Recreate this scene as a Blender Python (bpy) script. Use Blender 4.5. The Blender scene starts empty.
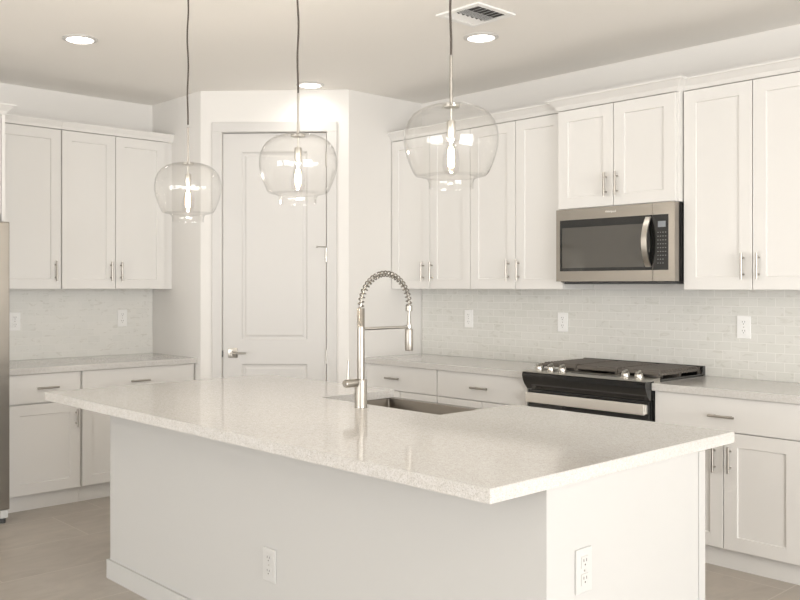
import bpy, bmesh, math, random
from mathutils import Vector, Matrix
random.seed(7)
C = bpy.context.scene.collection
scene = bpy.context.scene

# ------------------------------------------------------------------ camera
CAM = Vector((4.5623, -4.7865, 1.3736)); YAW = 0.7241; F = 888.94; CX = 346.16; CY = 285.90; PITCH = 0.0005
cd = bpy.data.cameras.new('camera'); cam = bpy.data.objects.new('camera', cd); C.objects.link(cam)
cd.sensor_fit = 'HORIZONTAL'; cd.sensor_width = 36; cd.lens = F / 800 * 36
cd.shift_x = (400 - CX) / 800; cd.shift_y = -(300 - CY) / 800
fw = Vector((-math.cos(YAW), math.sin(YAW), 0)); rt = Vector((math.sin(YAW), math.cos(YAW), 0)); up = Vector((0, 0, 1))
fw, up = (fw * math.cos(PITCH) + up * math.sin(PITCH)), (up * math.cos(PITCH) - fw * math.sin(PITCH))
R3 = Matrix((rt, up, -fw)).transposed()
cam.matrix_world = Matrix.Translation(CAM) @ R3.to_4x4()
cd.clip_start = 0.05
scene.camera = cam

# ------------------------------------------------------------------ world, light, exposure
w = bpy.data.worlds.new('world'); scene.world = w; w.use_nodes = True
w.node_tree.nodes['Background'].inputs[0].default_value = (1.0, 0.975, 0.94, 1)
w.node_tree.nodes['Background'].inputs[1].default_value = 1.9
vs = scene.view_settings
vs.view_transform = 'Standard'; vs.look = 'None'; vs.gamma = 1; vs.use_curve_mapping = False
vs.exposure = 0.09

def area(name, loc, direction, sx, sy, power, col=(1, .97, .93)):
    l = bpy.data.lights.new(name, 'AREA'); l.shape = 'RECTANGLE'; l.size = sx; l.size_y = sy
    l.energy = power; l.color = col
    o = bpy.data.objects.new(name, l); C.objects.link(o); o.location = loc
    o.rotation_euler = Vector(direction).to_track_quat('-Z', 'Y').to_euler()
    return o
# lamps added inside unseen windows for daylight, tilted up to brighten the ceiling
XR, YF = 8.6, -10.6
area('daylight_right', (XR - .12, -3.9, 1.25), (-1, 0, .25), 3.4, 2.2, 268, (1, .995, .99))
area('daylight_fill_front_a', (4.4, YF + .16, 1.3), (0, 1, 1.1), 2.4, 2.1, 140, (1, .995, .99))
area('daylight_fill_front_b', (1.4, YF + .16, 1.3), (0, 1, 1.1), 2.4, 2.1, 136, (1, .995, .99))

# ------------------------------------------------------------------ materials
def srgb(r, g, b):
    f = lambda c: (c / 255 / 12.92) if c / 255 <= .04045 else ((c / 255 + .055) / 1.055) ** 2.4
    return (f(r), f(g), f(b), 1)
def mat(name, col, rough=.5, metal=0, emit=None, es=0, spec=None, coat=0):
    m = bpy.data.materials.new(name); m.use_nodes = True
    p = m.node_tree.nodes['Principled BSDF']
    p.inputs['Base Color'].default_value = col; p.inputs['Roughness'].default_value = rough
    p.inputs['Metallic'].default_value = metal
    if spec is not None: p.inputs['Specular IOR Level'].default_value = spec
    if coat: p.inputs['Coat Weight'].default_value = coat; p.inputs['Coat Roughness'].default_value = .04
    if emit: p.inputs['Emission Color'].default_value = emit; p.inputs['Emission Strength'].default_value = es
    return m
def nd(m, t, **kw):
    n = m.node_tree.nodes.new(t)
    for k, v in kw.items(): setattr(n, k, v)
    return n
def lk(m, a, b): m.node_tree.links.new(a, b)
def bsdf(m): return m.node_tree.nodes['Principled BSDF']
def ramp(m, stops):
    r = nd(m, 'ShaderNodeValToRGB'); e = r.color_ramp.elements
    e[0].position, e[0].color = stops[0]; e[1].position, e[1].color = stops[-1]
    for p, c in stops[1:-1]:
        x = e.new(p); x.color = c
    return r
def textured(m, scale, bump, dist=.001, detail=3):
    tc = nd(m, 'ShaderNodeTexCoord'); n = nd(m, 'ShaderNodeTexNoise')
    n.inputs['Scale'].default_value = scale; n.inputs['Detail'].default_value = detail
    b = nd(m, 'ShaderNodeBump'); b.inputs['Strength'].default_value = bump; b.inputs['Distance'].default_value = dist
    lk(m, tc.outputs['Object'], n.inputs['Vector']); lk(m, n.outputs['Fac'], b.inputs['Height'])
    lk(m, b.outputs['Normal'], bsdf(m).inputs['Normal'])
    return m

M = {}
M['wall'] = textured(mat('wall_paint', (.78, .76, .73, 1), .75), 140, .12)
M['ceiling'] = textured(mat('ceiling_paint', (.91, .885, .845, 1), .85), 120, .10)
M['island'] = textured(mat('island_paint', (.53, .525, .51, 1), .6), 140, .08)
M['trim'] = textured(mat('trim_paint', (.64, .625, .605, 1), .4), 60, .03)
M['cab'] = textured(mat('cabinet_paint', (.735, .72, .695, 1), .38), 70, .03)
M['carcass'] = textured(mat('cabinet_carcass_paint', (.80, .785, .755, 1), .45), 70, .03)
M['steel'] = mat('brushed_steel', (.36, .335, .30, 1), .32, 1)
M['nickel'] = mat('brushed_nickel', (.43, .405, .37, 1), .28, 1)
M['bright'] = mat('bright_steel', (.58, .56, .52, 1), .3, 1)
M['coil'] = mat('coil_steel', (.30, .28, .25, 1), .3, 1)
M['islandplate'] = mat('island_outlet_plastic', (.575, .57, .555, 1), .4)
M['satin'] = mat('satin_steel', (.88, .85, .80, 1), .5, 1)
M['sink'] = mat('sink_steel', (.22, .20, .175, 1), .45, 1)
M['black'] = mat('black_enamel', (.012, .012, .012, 1), .12, 0, coat=.6)
M['blackglass'] = mat('black_glass', (.012, .012, .011, 1), .05, 0)
M['iron'] = textured(mat('cast_iron', (.115, .100, .085, 1), .38), 200, .3)
M['darkgrey'] = mat('dark_grey_metal', (.10, .10, .10, 1), .45, .4)
M['plastic'] = mat('white_plastic', (.88, .875, .86, 1), .3)
M['slot'] = mat('slot_dark', (.08, .075, .07, 1), .6)
M['cord'] = mat('cord_brown_black', (.07, .055, .045, 1), .6)
M['rubber'] = mat('rubber_dark', (.05, .05, .05, 1), .6)
M['outdoor'] = mat('pale_ground', (.6, .56, .5, 1), .9)
M['lamp'] = mat('lamp_diffuser', (1, 1, 1, 1), .5, emit=(1, .97, .92, 1), es=6)
M['filament'] = mat('filament_glow', (1, .8, .5, 1), .5, emit=(1, .80, .52, 1), es=9)
M['display'] = mat('display_grey', (.16, .17, .18, 1), .2, emit=(.55, .6, .65, 1), es=.12)
M['mark'] = mat('pale_print', (.55, .55, .53, 1), .5)
M['print'] = mat('grey_print', (.20, .20, .19, 1), .5)
# brushed look on steel: fine horizontal streaks
for k in ('steel', 'nickel', 'sink'):
    m = M[k]; tc = nd(m, 'ShaderNodeTexCoord'); mp = nd(m, 'ShaderNodeMapping'); n = nd(m, 'ShaderNodeTexNoise')
    mp.inputs['Scale'].default_value = (3, 3, 420) if k != 'nickel' else (40, 40, 600)
    n.inputs['Scale'].default_value = 1; n.inputs['Detail'].default_value = 2
    mr = nd(m, 'ShaderNodeMapRange'); mr.inputs['To Min'].default_value = .24; mr.inputs['To Max'].default_value = .42
    lk(m, tc.outputs['Object'], mp.inputs['Vector']); lk(m, mp.outputs['Vector'], n.inputs['Vector'])
    lk(m, n.outputs['Fac'], mr.inputs['Value']); lk(m, mr.outputs['Result'], bsdf(m).inputs['Roughness'])
# thin clear glass
def thin_glass(name, tint, boost):
    m = bpy.data.materials.new(name); m.use_nodes = True; nt = m.node_tree; nt.nodes.clear()
    out = nd(m, 'ShaderNodeOutputMaterial'); mx = nd(m, 'ShaderNodeMixShader'); t = nd(m, 'ShaderNodeBsdfTransparent'); g = nd(m, 'ShaderNodeBsdfGlossy')
    # Schlick reflectance of clear glass, the same from either side of the thin wall
    ge = nd(m, 'ShaderNodeNewGeometry'); dt = nd(m, 'ShaderNodeVectorMath', operation='DOT_PRODUCT'); ab = nd(m, 'ShaderNodeMath', operation='ABSOLUTE')
    om = nd(m, 'ShaderNodeMath', operation='SUBTRACT', use_clamp=True); om.inputs[0].default_value = 1
    pw = nd(m, 'ShaderNodeMath', operation='POWER'); pw.inputs[1].default_value = 5
    mu = nd(m, 'ShaderNodeMath', operation='MULTIPLY_ADD', use_clamp=True); mu.inputs[1].default_value = .96 * boost; mu.inputs[2].default_value = .04 * boost
    lk(m, ge.outputs['Normal'], dt.inputs[0]); lk(m, ge.outputs['Incoming'], dt.inputs[1]); lk(m, dt.outputs['Value'], ab.inputs[0])
    lk(m, ab.outputs[0], om.inputs[1]); lk(m, om.outputs[0], pw.inputs[0])
    t.inputs['Color'].default_value = tint; g.inputs['Roughness'].default_value = .015
    lk(m, pw.outputs[0], mu.inputs[0]); lk(m, mu.outputs[0], mx.inputs[0]); lk(m, t.outputs[0], mx.inputs[1]); lk(m, g.outputs[0], mx.inputs[2])
    lk(m, mx.outputs[0], out.inputs['Surface'])
    return m
M['glass'] = thin_glass('clear_thin_glass', (.997, .996, .993, 1), .75)
M['pane'] = thin_glass('window_pane_glass', (.97, .98, .98, 1), 1.0)
# quartz worktop
def quartz():
    m = mat('white_quartz', (.8, .77, .73, 1), .09); tc = nd(m, 'ShaderNodeTexCoord')
    n = nd(m, 'ShaderNodeTexNoise'); n.inputs['Scale'].default_value = 330; n.inputs['Detail'].default_value = 2
    r = ramp(m, [(.32, (.46, .445, .42, 1)), (.46, (.60, .585, .565, 1)), (.60, (.63, .615, .595, 1)), (.74, (.71, .70, .685, 1))])
    n2 = nd(m, 'ShaderNodeTexNoise'); n2.inputs['Scale'].default_value = 90; n2.inputs['Detail'].default_value = 1
    r2 = ramp(m, [(.35, (.93, .92, .90, 1)), (.65, (1, 1, 1, 1))])
    mx = nd(m, 'ShaderNodeMix', data_type='RGBA', blend_type='MULTIPLY'); mx.inputs[0].default_value = 1
    lk(m, tc.outputs['Object'], n.inputs['Vector']); lk(m, tc.outputs['Object'], n2.inputs['Vector'])
    lk(m, n.outputs['Fac'], r.inputs[0]); lk(m, n2.outputs['Fac'], r2.inputs[0])
    lk(m, r.outputs[0], mx.inputs[6]); lk(m, r2.outputs[0], mx.inputs[7]); lk(m, mx.outputs[2], bsdf(m).inputs['Base Color'])
    return m
M['quartz'] = quartz()
# tiles laid in (u, v) taken from two object axes
def tile(name, ax_u, ax_v, tw, th, mortar, offset, origin, cols, mcol, rough, vein_scale, vein, bump, freq=2):
    m = mat(name, (1, 1, 1, 1), rough); tc = nd(m, 'ShaderNodeTexCoord'); sp = nd(m, 'ShaderNodeSeparateXYZ'); cb = nd(m, 'ShaderNodeCombineXYZ')
    lk(m, tc.outputs['Object'], sp.inputs[0]); lk(m, sp.outputs[ax_u], cb.inputs[0]); lk(m, sp.outputs[ax_v], cb.inputs[1])
    mp = nd(m, 'ShaderNodeMapping'); mp.inputs['Location'].default_value = (-origin[0], -origin[1], 0); lk(m, cb.outputs[0], mp.inputs[0])
    b = nd(m, 'ShaderNodeTexBrick'); b.offset = offset; b.offset_frequency = freq; b.squash = 1
    b.inputs['Scale'].default_value = 1; b.inputs['Brick Width'].default_value = tw; b.inputs['Row Height'].default_value = th
    b.inputs['Mortar Size'].default_value = mortar; b.inputs['Mortar Smooth'].default_value = .15; b.inputs['Bias'].default_value = 0
    b.inputs['Color1'].default_value = cols[0]; b.inputs['Color2'].default_value = cols[1]; b.inputs['Mortar'].default_value = mcol
    lk(m, mp.outputs[0], b.inputs['Vector'])
    n = nd(m, 'ShaderNodeTexNoise'); n.inputs['Scale'].default_value = vein_scale; n.inputs['Detail'].default_value = 6; n.inputs['Roughness'].default_value = .6
    n.inputs['Distortion'].default_value = 1.2
    rot = nd(m, 'ShaderNodeMapping'); rot.inputs['Rotation'].default_value = (0, 0, .75); rot.inputs['Scale'].default_value = (1, 2.6, 1)
    lk(m, mp.outputs[0], rot.inputs[0])
    # each tile takes its own piece of stone: shift by the tile's own tint
    ad = nd(m, 'ShaderNodeVectorMath', operation='ADD'); sc = nd(m, 'ShaderNodeVectorMath', operation='SCALE'); sc.inputs['Scale'].default_value = 37
    lk(m, b.outputs['Color'], sc.inputs[0]); lk(m, rot.outputs[0], ad.inputs[0]); lk(m, sc.outputs[0], ad.inputs[1]); lk(m, ad.outputs[0], n.inputs['Vector'])
    r = ramp(m, vein); lk(m, n.outputs['Fac'], r.inputs[0])
    mx = nd(m, 'ShaderNodeMix', data_type='RGBA', blend_type='MULTIPLY'); mx.inputs[0].default_value = 1
    lk(m, b.outputs['Color'], mx.inputs[6]); lk(m, r.outputs[0], mx.inputs[7])
    m2 = nd(m, 'ShaderNodeMix', data_type='RGBA'); lk(m, b.outputs['Fac'], m2.inputs[0]); lk(m, mx.outputs[2], m2.inputs[6]); m2.inputs[7].default_value = mcol
    lk(m, m2.outputs[2], bsdf(m).inputs['Base Color'])
    bp = nd(m, 'ShaderNodeBump', invert=True); bp.inputs['Strength'].default_value = bump; bp.inputs['Distance'].default_value = .0012
    lk(m, b.outputs['Fac'], bp.inputs['Height']); lk(m, bp.outputs[0], bsdf(m).inputs['Normal'])
    return m
mv = [(.36, (.90, .895, .88, 1)), (.43, (1, 1, 1, 1)), (1, (1, 1, 1, 1))]
mc = [(.67, .665, .625, 1), (.70, .69, .655, 1)]
M['marble_back'] = tile('marble_subway_back', 0, 2, .094, .0485, .0016, .5, (2.137, .877), mc, (.79, .78, .745, 1), .22, 11, mv, .35)
M['marble_left'] = tile('marble_subway_left', 1, 2, .094, .0485, .0012, .5, (-2.5, .877), [(.75, .745, .71, 1), (.78, .77, .735, 1)], (.80, .79, .755, 1), .22, 11, mv, .2)
M['floor'] = tile('floor_porcelain', 1, 0, .98, .49, .0035, .33, (-3.25, -.56), [(.43, .385, .335, 1), (.46, .415, .365, 1)], (.51, .465, .41, 1), .33, 3.0,
                  [(.2, (.80, .79, .77, 1)), (.5, (.95, .95, .95, 1)), (.8, (1.08, 1.06, 1.04, 1))], .3)

# ------------------------------------------------------------------ mesh helpers
def tagp(o, label=None, cat=None, group=None, kind=None):
    if label: o['label'] = label
    if cat: o['category'] = cat
    if group: o['group'] = group
    if kind: o['kind'] = kind
    return o
def thing(name, label, cat, loc=(0, 0, 0), rz=0, group=None, kind=None):
    o = bpy.data.objects.new(name, None); C.objects.link(o); o.empty_display_size = .1
    o.location = loc; o.rotation_euler = (0, 0, rz)
    return tagp(o, label, cat, group, kind)
def obj(name, bm, m, parent=None, smooth=False, local=False, origin=None):
    """links a bmesh as one mesh object; vertices are given in world space unless local"""
    bmesh.ops.recalc_face_normals(bm, faces=bm.faces[:])
    off = Vector((0, 0, 0))
    if not local:
        p = parent
        while p is not None: off += Vector(p.location); p = p.parent
        if parent is None and origin is not None: off = Vector(origin)
        bmesh.ops.translate(bm, verts=bm.verts[:], vec=-off)
    me = bpy.data.meshes.new(name); bm.to_mesh(me); bm.free()
    if smooth:
        for f in me.polygons: f.use_smooth = True
        me.set_sharp_from_angle(angle=math.radians(38))
    mats = m if isinstance(m, (list, tuple)) else [m]
    for x in mats: me.materials.append(M[x] if isinstance(x, str) else x)
    o = bpy.data.objects.new(name, me); C.objects.link(o)
    if parent is not None: o.parent = parent
    elif origin is not None: o.location = origin
    return o
def NB(): return bmesh.new()
def box(bm, x0, x1, y0, y1, z0, z1, bev=0):
    vs_ = [bm.verts.new((x, y, z)) for x in (min(x0, x1), max(x0, x1)) for y in (min(y0, y1), max(y0, y1)) for z in (z0, z1)]
    fs = [bm.faces.new([vs_[i] for i in f]) for f in ((0, 1, 3, 2), (4, 6, 7, 5), (0, 4, 5, 1), (2, 3, 7, 6), (0, 2, 6, 4), (1, 5, 7, 3))]
    if bev:
        es = {e for f in fs for e in f.edges}
        bmesh.ops.bevel(bm, geom=list(es), offset=bev, segments=2, affect='EDGES', profile=.5)
    return bm
def boxm(*a, bev=0): return box(NB(), *a, bev=bev)
def frustum(bm, levels):
    """levels: (x0,x1,y0,y1,z) rectangles stacked bottom to top"""
    rings = []
    for (x0, x1, y0, y1, z) in levels:
        rings.append([bm.verts.new(p) for p in ((x0, y0, z), (x1, y0, z), (x1, y1, z), (x0, y1, z))])
    for a, b in zip(rings, rings[1:]):
        for i in range(4): bm.faces.new((a[i], a[(i + 1) % 4], b[(i + 1) % 4], b[i]))
    bm.faces.new(rings[0][::-1]); bm.faces.new(rings[-1])
    return bm
def lathe(bm, prof, c=(0, 0, 0), n=32, axis='Z', cap=True):
    rings = []
    for r, h in prof:
        ring = []
        for i in range(n):
            a = 2 * math.pi * i / n; u, v_ = r * math.cos(a), r * math.sin(a)
            p = {'Z': (u, v_, h), 'Y': (u, h, v_), 'X': (h, u, v_)}[axis]
            ring.append(bm.verts.new((p[0] + c[0], p[1] + c[1], p[2] + c[2])))
        rings.append(ring)
    for a, b in zip(rings, rings[1:]):
        for i in range(n): bm.faces.new((a[i], a[(i + 1) % n], b[(i + 1) % n], b[i]))
    if cap:
        bm.faces.new(rings[0][::-1]); bm.faces.new(rings[-1])
    return bm
def tube(bm, pts, r, n=10, cap=True):
    pts = [Vector(p) for p in pts]; rings = []; prev = None
    for i, p in enumerate(pts):
        t = (pts[min(i + 1, len(pts) - 1)] - pts[max(i - 1, 0)]).normalized()
        if prev is None:
            a = Vector((0, 0, 1)) if abs(t.z) < .9 else Vector((1, 0, 0)); u = t.cross(a).normalized()
        else:
            u = (prev - t * prev.dot(t)).normalized()
        prev = u; v_ = t.cross(u); rr = r[i] if isinstance(r, (list, tuple)) else r
        rings.append([bm.verts.new(p + (u * math.cos(2 * math.pi * k / n) + v_ * math.sin(2 * math.pi * k / n)) * rr) for k in range(n)])
    for a, b in zip(rings, rings[1:]):
        for i in range(n): bm.faces.new((a[i], a[(i + 1) % n], b[(i + 1) % n], b[i]))
    if cap: bm.faces.new(rings[0][::-1]); bm.faces.new(rings[-1])
    return bm
def prism(bm, poly, ax, a, b):
    """extrude a 2-D outline along axis ax from a to b; poly in the other two axes"""
    def P(p, t):
        q = list(p); q.insert(ax, t); return q
    r0 = [bm.verts.new(P(p, a)) for p in poly]; r1 = [bm.verts.new(P(p, b)) for p in poly]
    n = len(poly)
    for i in range(n): bm.faces.new((r0[i], r0[(i + 1) % n], r1[(i + 1) % n], r1[i]))
    bm.faces.new(r0[::-1]); bm.faces.new(r1)
    return bm
def xf(bm, mt): bmesh.ops.transform(bm, matrix=mt, verts=bm.verts[:]); return bm

# face frames: 'Y' = faces -Y at y=plane (u = X);  'X' = faces +X at x=plane (u = Y)
def P(fr, plane, u, d, z): return (u, plane - d, z) if fr == 'Y' else (plane + d, u, z)
def fbox(bm, fr, plane, u0, u1, d0, d1, z0, z1, bev=0):
    a = P(fr, plane, u0, d0, z0); b = P(fr, plane, u1, d1, z1)
    return box(bm, a[0], b[0], a[1], b[1], z0, z1, bev)
def recessed_slab(bm, fr, plane, u0, u1, z0, z1, th, st, depth=.0075, ch=.003, mapf=None):
    """shaker door: slab whose front (at d=0) has a recessed centre panel; back at d=-th"""
    g = mapf or (lambda u, d, z: P(fr, plane, u, d, z))
    def ring(i, d): return [bm.verts.new(g(*q)) for q in ((u0 + i, d, z0 + i), (u1 - i, d, z0 + i), (u1 - i, d, z1 - i), (u0 + i, d, z1 - i))]
    e = .0015
    rs = [ring(0, -th), ring(0, -e), ring(e, 0), ring(st, 0), ring(st + ch, -depth)]
    for a, b in zip(rs, rs[1:]):
        for k in range(4): bm.faces.new((a[k], a[(k + 1) % 4], b[(k + 1) % 4], b[k]))
    bm.faces.new(rs[0][::-1]); bm.faces.new(rs[-1])
    return bm
def bar_pull(fr, plane, u, z, length, vertical, parent):
    """bar handle with two posts, fixed to the surface at plane"""
    bm = NB(); off = .030; h = length / 2; k = h - .024
    q = lambda a, d: P(fr, plane, u, d, z + a) if vertical else P(fr, plane, u + a, d, z)
    tube(bm, [q(-h, off), q(h, off)], .0064, 12)
    for s in (-k, k): tube(bm, [q(s, 0.0), q(s, off)], .0045, 8)
    return obj('handle', bm, 'nickel', parent, smooth=True)

# ------------------------------------------------------------------ dimensions
H = 2.7257; CT = .8768; SK = .038
XL = -1.383; YP = -1.4657; DAX = -.7134; DBY = -.7275
DL = Vector((-DAX, DBY - YP, 0)).length; DANG = math.atan2(DBY - YP, -DAX)
T = .12
# ------------------------------------------------------------------ structure
def struct(name, bm, m, parent=None):
    o = obj(name, bm, m, parent); 
    if parent is None: o['kind'] = 'structure'
    return o
struct('floor', boxm(XL - T, XR + T, YF - T, T, -.10, 0), 'floor')
struct('ceiling', boxm(XL - T, XR + T, YF - T, T, H, H + .12), 'ceiling')
struct('wall_left', boxm(XL - T, XL, YF, YP + .0, 0, H), 'wall')
struct('wall_pantry_left', boxm(XL - T, DAX, YP, YP + T, 0, H), 'wall')
struct('wall_pantry_right', boxm(-T, 0, DBY, T, 0, H), 'wall')
struct('wall_back', boxm(0, XR + T, 0, T, 0, H), 'wall')
# diagonal pantry wall with a door opening (t 0.156..0.870, up to z 2.432)
DT0, DT1, DZ = .156, .870, 2.432
bm = NB()
DY = T - .03
poly_l = [(0, 0), (DT0 - .004, 0), (DT0 - .004, DY), (.06, DY)]
poly_r = [(DT1 + .004, 0), (DL, 0), (DL - .06, DY), (DT1 + .004, DY)]
prism(bm, poly_l, 2, 0, H); prism(bm, poly_r, 2, 0, H)
box(bm, DT0 - .004, DT1 + .004, 0, DY, DZ + .004, H)
wd = obj('wall_diagonal', bm, 'wall', local=True); wd.location = (DAX, YP, 0); wd.rotation_euler = (0, 0, DANG); wd['kind'] = 'structure'

# window walls behind the camera
def holed_wall(name, fr_axis, a0, a1, plane0, plane1, holes):
    bm = NB()
    def b(u0, u1, z0, z1):
        if fr_axis == 'X': box(bm, plane0, plane1, u0, u1, z0, z1)
        else: box(bm, u0, u1, plane0, plane1, z0, z1)
    cur = a0
    for (h0, h1, z0, z1) in holes:
        b(cur, h0, 0, H); 
        if z0 > 0: b(h0, h1, 0, z0)
        b(h0, h1, z1, H); cur = h1
    b(cur, a1, 0, H)
    return struct(name, bm, 'wall')
holed_wall('wall_right', 'X', YF, 0, XR, XR + T, [(-5.7, -2.1, .12, 2.4)])
holed_wall('wall_front', 'Y', XL - T, XR + T, YF - T, YF, [(.1, 2.7, .2, 2.4), (3.1, 5.7, .2, 2.4)])
def window(name, axis, plane0, u0, u1, z0, z1, lites):
    root = thing(name, 'white framed window with clear panes', 'window', kind='structure')
    bm = NB(); f = .05
    def b(bm_, a, c, d, e, t0=.03, t1=.08):
        if axis == 'X': box(bm_, plane0 + t0, plane0 + t1, a, c, d, e)
        else: box(bm_, a, c, plane0 - t1, plane0 - t0, d, e)
    b(bm, u0, u1, z0, z0 + f); b(bm, u0, u1, z1 - f, z1); b(bm, u0, u0 + f, z0 + f, z1 - f); b(bm, u1 - f, u1, z0 + f, z1 - f)
    wdt = (u1 - u0 - 2 * f) / lites
    for i in range(1, lites): b(bm, u0 + f + wdt * i - .02, u0 + f + wdt * i + .02, z0 + f, z1 - f)
    obj('window_frame', bm, 'trim', root)
    for i in range(lites):
        p = NB(); b(p, u0 + f + wdt * i + (.02 if i else 0), u0 + f + wdt * (i + 1) - (.02 if i < lites - 1 else 0), z0 + f, z1 - f, .052, .058)
        obj('pane', p, 'pane', root)
window('window_1', 'X', XR, -5.7, -2.1, .12, 2.4, 3)
window('window_2', 'Y', YF, .1, 2.7, .2, 2.4, 2)
window('window_3', 'Y', YF, 3.1, 5.7, .2, 2.4, 2)

# ------------------------------------------------------------------ pantry door
door = thing('door_1', 'tall white two panel pantry door in the diagonal corner wall', 'door', (DAX, YP, 0), DANG, kind='structure')
def panel_door(bm, u0, u1, z0, z1, yf_, th, openings):
    """slab with raised moulded panels; front faces -Y at y=yf_"""
    xs = sorted({u0, u1} | {o[0] for o in openings} | {o[1] for o in openings}); zs = sorted({z0, z1} | {o[2] for o in openings} | {o[3] for o in openings})
    V = {}
    def v(x, y, z):
        k = (round(x, 5), round(y, 5), round(z, 5))
        if k not in V: V[k] = bm.verts.new(k)
        return V[k]
    for i in range(len(xs) - 1):
        for j in range(len(zs) - 1):
            q = (xs[i], xs[i + 1], zs[j], zs[j + 1])
            if any(abs(q[0] - o[0]) < 1e-5 and abs(q[2] - o[2]) < 1e-5 for o in openings):
                rs = []
                for ins, dd in ((0, 0), (.010, .009), (.020, .010), (.034, .003), (.036, .003)):
                    rs.append([v(*p) for p in ((q[0] + ins, yf_ + dd, q[2] + ins), (q[1] - ins, yf_ + dd, q[2] + ins), (q[1] - ins, yf_ + dd, q[3] - ins), (q[0] + ins, yf_ + dd, q[3] - ins))])
                for a, b in zip(rs, rs[1:]):
                    for k in range(4): bm.faces.new((a[k], a[(k + 1) % 4], b[(k + 1) % 4], b[k]))
                bm.faces.new(rs[-1])
            else:
                bm.faces.new([v(q[0], yf_, q[2]), v(q[1], yf_, q[2]), v(q[1], yf_, q[3]), v(q[0], yf_, q[3])])
    box(bm, u0, u1, yf_ + .011, yf_ + th, z0, z1)
    for (a, b, c, d) in ((u0, u0, z0, z1), (u1, u1, z0, z1)):
        bm.faces.new([bm.verts.new(p) for p in ((a, yf_, c), (a, yf_ + .011, c), (a, yf_ + .011, d), (a, yf_, d))])
    for z in (z0, z1): bm.faces.new([bm.verts.new(p) for p in ((u0, yf_, z), (u1, yf_, z), (u1, yf_ + .011, z), (u0, yf_ + .011, z))])
obj('door_backing', boxm(DT0 - .004, DT1 + .004, 0.0405, DY, 0, DZ + .004), 'trim', door, local=True)
bm = NB(); panel_door(bm, DT0 - .001, DT1 + .001, .012, DZ - .003, .004, .036, [(.285, .741, .12, .838), (.285, .741, 1.005, 2.303)])
obj('door_leaf', bm, 'trim', door, local=True)
# casing
bm = NB(); cwid = .069
for (a, b) in ((DT0 - .006 - cwid, DT0 - .006), (DT1 + .006, DT1 + .006 + cwid)):
    box(bm, a, b, -.016, -.0005, 0, DZ + .006, bev=.003)
box(bm, DT0 - .006 - cwid, DT1 + .006 + cwid, -.016, -.0005, DZ + .006, DZ + .006 + cwid, bev=.003)
obj('door_casing', bm, 'trim', door, local=True)
# lever handle
bm = NB(); box(bm, .192, .258, -.006, .0035, .881, .947, bev=.002)
hp = obj('lever_handle', bm, 'nickel', door, smooth=True, local=True)
bm = NB(); lathe(bm, [(.012, -.006), (.012, -.045), (.009, -.050)], c=(.225, 0, .914), n=20, axis='Y')
tube(bm, [(.222, -.046, .914), (.26, -.048, .914), (.322, -.046, .914)], .006, 10)
obj('lever', bm, 'nickel', hp, smooth=True, local=True)
obj('strike_plate', boxm(DT0 - .006, DT0 + .001, -.010, .003, .885, .93), 'darkgrey', door, local=True)
for z in (2.25, 1.59, .89, .20):
    bm = NB(); tube(bm, [(DT1 + .001, -.007, z - .05), (DT1 + .001, -.007, z + .05)], .006, 10); box(bm, DT1 - .003, DT1 + .004, -.004, .003, z - .045, z + .045)
    obj('hinge', bm, 'bright', door, smooth=True, local=True)
bm = NB(); tube(bm, [(DT1, -.010, 1.645), (DT1 - .02, -.022, 1.645), (DT1 - .055, -.03, 1.645)], .003, 8); lathe(bm, [(.007, -.004), (.007, .004)], c=(DT1 - .06, -.03, 1.645), n=12, axis='X')
obj('door_stop', bm, 'nickel', door, smooth=True, local=True)
for nm, poly in (('baseboard_diagonal', [(.0, .08), (.945, DL)]),):
    bm = NB(); box(bm, .005, .078, -.013, -.0005, 0, .09); box(bm, .948, DL - .005, -.013, -.0005, 0, .09)
    o = obj(nm, bm, 'trim', local=True); o.location = (DAX, YP, 0); o.rotation_euler = (0, 0, DANG); o['kind'] = 'structure'

# ------------------------------------------------------------------ cabinets
def crown(fr, plane_front, plane_wall, u0, u1, z0, z1, flare, sides, parent):
    """flared moulding on the top of a wall cabinet; sides=(flare at u0, flare at u1)"""
    bm = NB()
    def rect(k, z):
        a = u0 - (flare * k if sides[0] else 0); b = u1 + (flare * k if sides[1] else 0)
        if fr == 'Y': return (a, b, plane_front - flare * k, plane_wall, z)
        return (plane_wall, plane_front + flare * k, a, b, z)
    h = z1 - z0
    frustum(bm, [rect(0, z0), rect(.08, z0 + h * .10), rect(.25, z0 + h * .35), rect(.85, z0 + h * .80), rect(1, z0 + h * .84), rect(1, z1)])
    return obj('crown_molding', bm, 'cab', parent)
ST = .065; DTH = .02
def door_panel(fr, plane, u0, u1, z0, z1, parent, handle=None, st=ST):
    bm = NB(); recessed_slab(bm, fr, plane, u0, u1, z0, z1, DTH - .0008, st)
    d = obj('door', bm, 'cab', parent)
    if handle: bar_pull(fr, plane, handle[0], handle[1], handle[2], True, d)
    return d
def drawer_front(fr, plane, u0, u1, z0, z1, parent, handle=None):
    bm = NB(); fbox(bm, fr, plane, u0, u1, 0, -(DTH - .0008), z0, z1, bev=.0015)
    d = obj('drawer', bm, 'cab', parent)
    if handle: bar_pull(fr, plane, handle[0], handle[1], handle[2], False, d)
    return d
def cab_root(name, label, fr, plane, wall, u0, u1, z0, group=None):
    c = ((u0 + u1) / 2, (plane + wall) / 2) if fr == 'Y' else ((plane + wall) / 2, (u0 + u1) / 2)
    return thing(name, label, 'cabinet', (c[0], c[1], z0), group=group)
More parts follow.
